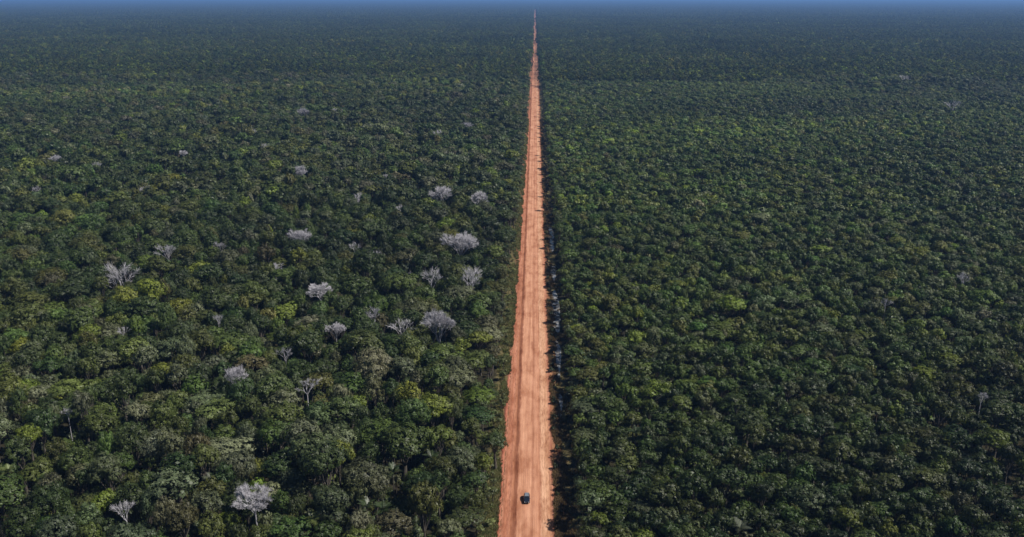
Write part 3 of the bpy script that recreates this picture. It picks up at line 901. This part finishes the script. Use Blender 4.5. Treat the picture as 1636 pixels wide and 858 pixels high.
for n_, (x, y, r, k, lab, h) in enumerate(bare_spots):
    p = BP[k][n_ % len(BP[k])]
    e = bpy.data.objects.new('bare_tree', None); col.objects.link(e); e.empty_display_size = .5
    e.location = (x, y, 0); e.rotation_euler = (0, 0, random.uniform(0, 6.28))
    s = r / p['R']
    sz = s * random.uniform(.95, 1.2)                       # crown depth goes with its width
    top = h + r * .45
    b2 = max(top - (p['top'] - p['base']) * sz, 3.0)
    tag(e, lab, 'bare tree', 'leafless grey trees among the canopy')
    c = link('crown', p['twigs'], e, (0, 0, b2 - p['base'] * sz)); c.scale = (s, s, sz)
    t = link('trunk', p['trunk'], e); t.scale = (s, s, (b2 + .1) / p['base'])

# ------------------------------------------------------------------ palms
def frond_mesh(seed):
    r = np.random.default_rng(seed)
    v, f = [], []
    n = 16; L = 3.4
    pts = []
    for i in range(n + 1):
        t = i / n
        pts.append(np.array([L * (t * .86), 0, L * (.55 * t - .62 * t * t)]))
    for i in range(1, n + 1):
        t = i / n; w = .75 * math.sin(math.pi * min(t * .9 + .08, 1)) + .12
        for sgn in (-1, 1):
            p = pts[i]; tip = p + np.array([.32, sgn * w, -.22 * w]) + r.normal(0, .04, 3)
            b = len(v); wd = .085
            v += [p - [wd, 0, 0], p + [wd, 0, 0], tip + [.02, 0, 0], tip - [.02, 0, 0]]; f.append((b, b + 1, b + 2, b + 3))
    b = len(v)
    for p in pts: v += [p + [0, .03, 0], p - [0, .03, 0]]
    for i in range(n): f.append((b + 2 * i, b + 2 * i + 1, b + 2 * i + 3, b + 2 * i + 2))
    return mesh_np('frond', np.array(v), f, [M_FROND], {'shade': ('FLOAT', np.repeat(r.uniform(.8, 1.25, len(v) // 2), 2))})
FR = [frond_mesh(k) for k in range(3)]
def palm_trunk():
    mb = MB(); mb.tube([(0, 0, -.3), (.12, .05, .5), (.05, .1, 1.0)], [.20, .15, .13], 7); return mb.mesh('trunk', M_BARK, True)
PTK = palm_trunk()
for n_, (x, y, h, lab) in enumerate(palm_spots):
    e = bpy.data.objects.new('palm_tree', None); col.objects.link(e); e.empty_display_size = .5
    e.location = (x, y, 0); e.rotation_euler = (0, 0, random.uniform(0, 6.28))
    tag(e, lab, 'palm tree', 'palms among the canopy')
    t = link('trunk', PTK, e); t.scale = (1, 1, h)
    base = np.array([.13, .16, .05]) if 'bright' in lab or 'pale' in lab else (np.array([.04, .06, .02]) if 'dark' in lab else np.array([.085, .095, .06]))
    nf = 13
    for k in range(nf):
        o = link('frond', FR[k % 3], e, (.05, .1, h))
        up = random.uniform(.0, .45) if k % 2 else random.uniform(.5, .95)
        o.rotation_euler = (random.uniform(-.2, .2), -up, k * 2.4 + random.uniform(-.2, .2))
        sc = random.uniform(.85, 1.15); o.scale = (sc, sc, sc)
        o['leaf_color'] = [float(v) for v in base * random.uniform(.8, 1.2)]

# ------------------------------------------------------------------ bushes along the road edge
BB = []
for k in range(4):
    cen, nr, sh, siz, lc, lr = make_crown(800 + k, 1.2, 1.5, 5, .3, .3, 12, 1.1, flat=.9)
    v, f = leaves_np(cen, nr, siz, .55, np.random.default_rng(k)); v[:, 2] += .25
    cm = mesh_np('crown', v, f, [M_LEAF], {'shade': ('FLOAT', np.repeat(sh, 4))})
    mb = MB()
    for c in lc: mb.tube([(0, 0, -.15), (c[0] * .4, c[1] * .4, .5), (c[0], c[1], c[2] + .3)], [.06, .045, .02], 4)
    BB.append((cm, mb.mesh('stem', M_BARK)))
bush_pts = []
for Y in (236, 251, 263, 279, 285, 296, 303, 312, 318, 326, 334, 341, 347, 358, 366, 371, 383, 394, 405, 413, 428, 437, 449, 462, 478, 487, 499, 512, 530, 541, 566, 590, 622):
    bush_pts.append((random.uniform(8.5, 9.7), Y + random.uniform(-2, 2), random.uniform(.7, 1.45)))
for Y in (228, 236, 247, 258, 266, 279, 293, 301, 313, 322, 330, 341, 352, 366, 379, 391, 402, 418, 430, 447, 468, 490, 520, 552, 588):
    bush_pts.append((random.uniform(-11.2, -9.4) + max(0, Y - 330) * .006, Y + random.uniform(-6, 6), random.uniform(.7, 1.3)))
bush_pts.sort(key=lambda b: (b[0] < 0, b[1])); bush_n = {'left': 0, 'right': 0}
for n_, (x, y, r) in enumerate(bush_pts):
    z = float(ditch_z(x))
    q = project([x, y, z + .8])[0]
    if q[1] > 850: continue
    e = bpy.data.objects.new('roadside_bush', None); col.objects.link(e); e.empty_display_size = .3
    e.location = (x, y, z); e.rotation_euler = (0, 0, random.uniform(0, 6.28)); s = r / 1.2; e.scale = (s, s, s * random.uniform(.9, 1.3))
    side = 'right' if x > 0 else 'left'
    bush_n[side] += 1
    tag(e, f'low dark bush, {ordinal(bush_n[side] - 1)} from the bottom along the {side} edge of the road', 'bush', f'bushes along the {side} road edge')
    cm, sm = BB[n_ % 4]
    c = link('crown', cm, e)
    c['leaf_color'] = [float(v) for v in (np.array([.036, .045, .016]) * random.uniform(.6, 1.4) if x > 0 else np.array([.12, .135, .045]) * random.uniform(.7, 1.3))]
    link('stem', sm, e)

# ------------------------------------------------------------------ the car
def car():
    paint = simple('navy_paint', (0.010, 0.014, 0.026), (0.013, 0.018, 0.032), 3, 0.28, 0.5, coat=0.6)
    roofm = simple('grey_roof', (0.16, 0.18, 0.21), (0.22, 0.24, 0.27), 3, 0.35, 0.5, coat=0.3)  # bluish grey roof colour, paler than the navy body
    glass = simple('tinted_glass', (0.012, 0.018, 0.028), (0.014, 0.02, 0.03), 2, 0.04, 0.9)
    rub = simple('tyre_rubber', (0.012, 0.012, 0.012), (0.03, 0.022, 0.017), 6, 0.9)
    steel = simple('silver_metal', (0.45, 0.45, 0.46), (0.55, 0.55, 0.56), 5, 0.3, 0.5, metal=0.8)
    lamp = simple('lamp_lens', (0.75, 0.76, 0.78), (0.85, 0.86, 0.88), 5, 0.1, 0.6)
    red = simple('tail_lens', (0.35, 0.02, 0.015), (0.4, 0.03, 0.02), 5, 0.15, 0.6)
    trim = simple('black_trim', (0.015, 0.015, 0.016), (0.025, 0.024, 0.024), 5, 0.6)
    x, y = ground_at(841.5, 799, .2)
    e = bpy.data.objects.new('car', None); col.objects.link(e); e.empty_display_size = 1
    e.location = (x, y, 0.20); e.rotation_euler = (0, 0, math.pi)       # front (+Y local) towards the camera
    tag(e, 'small dark blue car with greyish roof alone on the dirt road', 'car')
    # body: rings along the length, y from -2.3 (rear) to 2.3 (front)
    prof = [(-2.30, .74, .50, .86), (-2.22, .84, .36, 1.02), (-1.7, .91, .30, 1.06), (-.6, .93, .28, 1.05), (.75, .93, .28, 1.04), (1.25, .92, .30, 1.02), (1.95, .88, .34, .93), (2.2, .82, .38, .82), (2.32, .70, .48, .70)]
    mb = MB(); ns = 12
    for (yy, w, z0, z1) in prof:
        for k in range(ns):
            a = 2 * math.pi * (k + .5) / ns
            cx, cz = math.cos(a), math.sin(a)
            sx = math.copysign(abs(cx) ** .38, cx); sz = math.copysign(abs(cz) ** .38, cz)
            mb.v.append((w * sx, yy, (z0 + z1) / 2 + (z1 - z0) / 2 * sz))
    for i in range(len(prof) - 1):
        for k in range(ns):
            k2 = (k + 1) % ns
            mb.f.append((i * ns + k, i * ns + k2, (i + 1) * ns + k2, (i + 1) * ns + k))
    mb.f.append(tuple(range(ns))); mb.f.append(tuple(range((len(prof) - 1) * ns, len(prof) * ns))[::-1])
    body = link('body', mb.mesh('body', paint, True), e)
    # greenhouse corners: (half width, y, z)
    zb, zt = 1.03, 1.60
    fb, ft, rt, rb = (.82, 1.02), (.66, .30), (.66, -1.55), (.78, -2.10)     # half width, y for windscreen base/top, rear top/base
    def P4(a, b): return Vector((a[0], a[1], b)), Vector((-a[0], a[1], b))
    FB, FBm = P4(fb, zb); FT, FTm = P4(ft, zt); RT, RTm = P4(rt, zt); RB, RBm = P4(rb, zb)
    cab = MB()
    def frame(a, b, c, d, k=.93):     # pillars: a quad ring around the pane
        m = (a + b + c + d) / 4
        ins = [m + (q - m) * k for q in (a, b, c, d)]
        for q in range(4):
            cab.quad((a, b, c, d)[q], (a, b, c, d)[(q + 1) % 4], ins[(q + 1) % 4], ins[q])
        return ins
    panes = [('windscreen', frame(FBm, FB, FT, FTm)), ('rear_window', frame(RB, RBm, RTm, RT))]
    for sgn, (A, B, C, D) in ((1, (FB, RB, RT, FT)), (-1, (RBm, FBm, FTm, RTm))):
        mid_b, mid_t = (A + B) / 2, (D + C) / 2
        panes += [('side_window', frame(A, mid_b, mid_t, D, .88)), ('side_window', frame(mid_b, B, C, mid_t, .88))]
    link('pillars', cab.mesh('pillars', paint), e)
    for nm, q in panes:
        g = MB(); m = sum(q, Vector()) / 4
        nrm = (q[1] - q[0]).cross(q[2] - q[0]).normalized()
        if nrm.dot(m - Vector((0, -.5, 1.2))) < 0: nrm = -nrm
        g.quad(*[v - nrm * .012 for v in q]); link(nm, g.mesh(nm, glass), e)
    rf = MB()
    for (hw, z, in_) in ((.69, zt - .01, 0), (.67, zt + .045, .06), (.50, zt + .075, .22)):
        rf.v += [(hw, .34 - in_, z), (-hw, .34 - in_, z), (-hw, -1.60 + in_, z), (hw, -1.60 + in_, z)]
    for a in (0, 4):
        for k in range(4): rf.f.append((a + k, a + (k + 1) % 4, a + 4 + (k + 1) % 4, a + 4 + k))
    rf.f.append((8, 9, 10, 11)); rf.f.append((3, 2, 1, 0))
    roof = link('roof', rf.mesh('roof', roofm), e)
    for sx in (-1, 1):
        q = MB(); q.tube([(sx * .58, .05, zt + .06), (sx * .58, .0, zt + .13), (sx * .58, -1.25, zt + .13), (sx * .58, -1.3, zt + .06)], [.022] * 4, 6, True); link('roof_rail', q.mesh('roof_rail', trim), roof)
    hd = MB(); hd.v += [(.74, 1.08, 1.045), (-.74, 1.08, 1.045), (-.70, 1.95, .955), (.70, 1.95, .955), (.62, 1.16, 1.075), (-.62, 1.16, 1.075), (-.56, 1.86, .985), (.56, 1.86, .985)]
    for k in range(4): hd.f.append((k, (k + 1) % 4, 4 + (k + 1) % 4, 4 + k))
    hd.f.append((4, 5, 6, 7)); link('bonnet', hd.mesh('bonnet', paint), e)
    for sx in (-1, 1):
        q = MB(); q.box((sx * .60, 2.235, .70), (.30, .14, .13), Matrix.Rotation(-sx * .25, 3, 'Z')); link('headlight', q.mesh('headlight', lamp), e)
        q = MB(); q.box((sx * .68, -2.255, .86), (.20, .10, .22)); link('tail_light', q.mesh('tail_light', red), e)
        q = MB(); q.box((sx * .99, .78, 1.10), (.20, .10, .14)); link('mirror', q.mesh('mirror', paint), e)
        q = MB(); q.box((sx * .925, -.30, .45), (.03, 2.3, .12)); link('side_trim', q.mesh('side_trim', trim), e)
        for dy in (.32, -.72):
            q = MB(); q.box((sx * .945, dy - .15, .88), (.03, .16, .035)); link('door_handle', q.mesh('door_handle', steel), e)
    q = MB(); q.box((0, 2.30, .68), (.80, .06, .14)); link('grille', q.mesh('grille', trim), e)
    q = MB(); q.box((0, 2.30, .46), (1.45, .14, .14)); link('front_bumper', q.mesh('front_bumper', trim), e)
    q = MB(); q.box((0, -2.28, .50), (1.50, .14, .18)); link('rear_bumper', q.mesh('rear_bumper', trim), e)
    ty, rm = MB(), MB()
    ring = [(.20, -.11), (.33, -.11), (.345, -.06), (.345, .06), (.33, .11), (.20, .11)]
    nseg = 20
    for (rr, zz) in ring:
        for k in range(nseg): ty.v.append((zz, rr * math.cos(2 * math.pi * k / nseg), rr * math.sin(2 * math.pi * k / nseg)))
    for i in range(len(ring)):
        for k in range(nseg):
            i2, k2 = (i + 1) % len(ring), (k + 1) % nseg
            ty.f.append((i * nseg + k, i * nseg + k2, i2 * nseg + k2, i2 * nseg + k))
    rm.tube([(-.08, 0, 0), (.08, 0, 0)], [.20, .20], 16, True)
    for k in range(5):
        a = 2 * math.pi * k / 5; rm.box((.085, .1 * math.cos(a), .1 * math.sin(a)), (.03, .05, .2), Matrix.Rotation(a - math.pi / 2, 3, 'X'))
    tm, rmm = ty.mesh('tyre', rub, True), rm.mesh('rim', steel)
    for sx in (-1, 1):
        for wy in (1.42, -1.40):
            w = link('wheel', tm, e, (sx * .84, wy, .345))
            if sx < 0: w.rotation_euler = (0, 0, math.pi)
            link('rim', rmm, w)
    print('car at', x, y)
car()

# ------------------------------------------------------------------ haze
def haze():
    mb = MB(); mb.box((0, 33500, 84), (150000, 80000, 172))
    t = NT('blue_haze')
    v = t.n('ShaderNodeVolumePrincipled', i={'Color': (0.25, 0.49, 1.0, 1), 'Density': 0.00008, 'Anisotropy': 0.1})
    t.t.links.new(v.outputs[0], t.out.inputs['Volume'])
    o = link('haze', mb.mesh('haze', t.m))
    tag(o, 'pale blue haze over the distant forest towards the horizon', 'haze', kind='stuff')
haze()
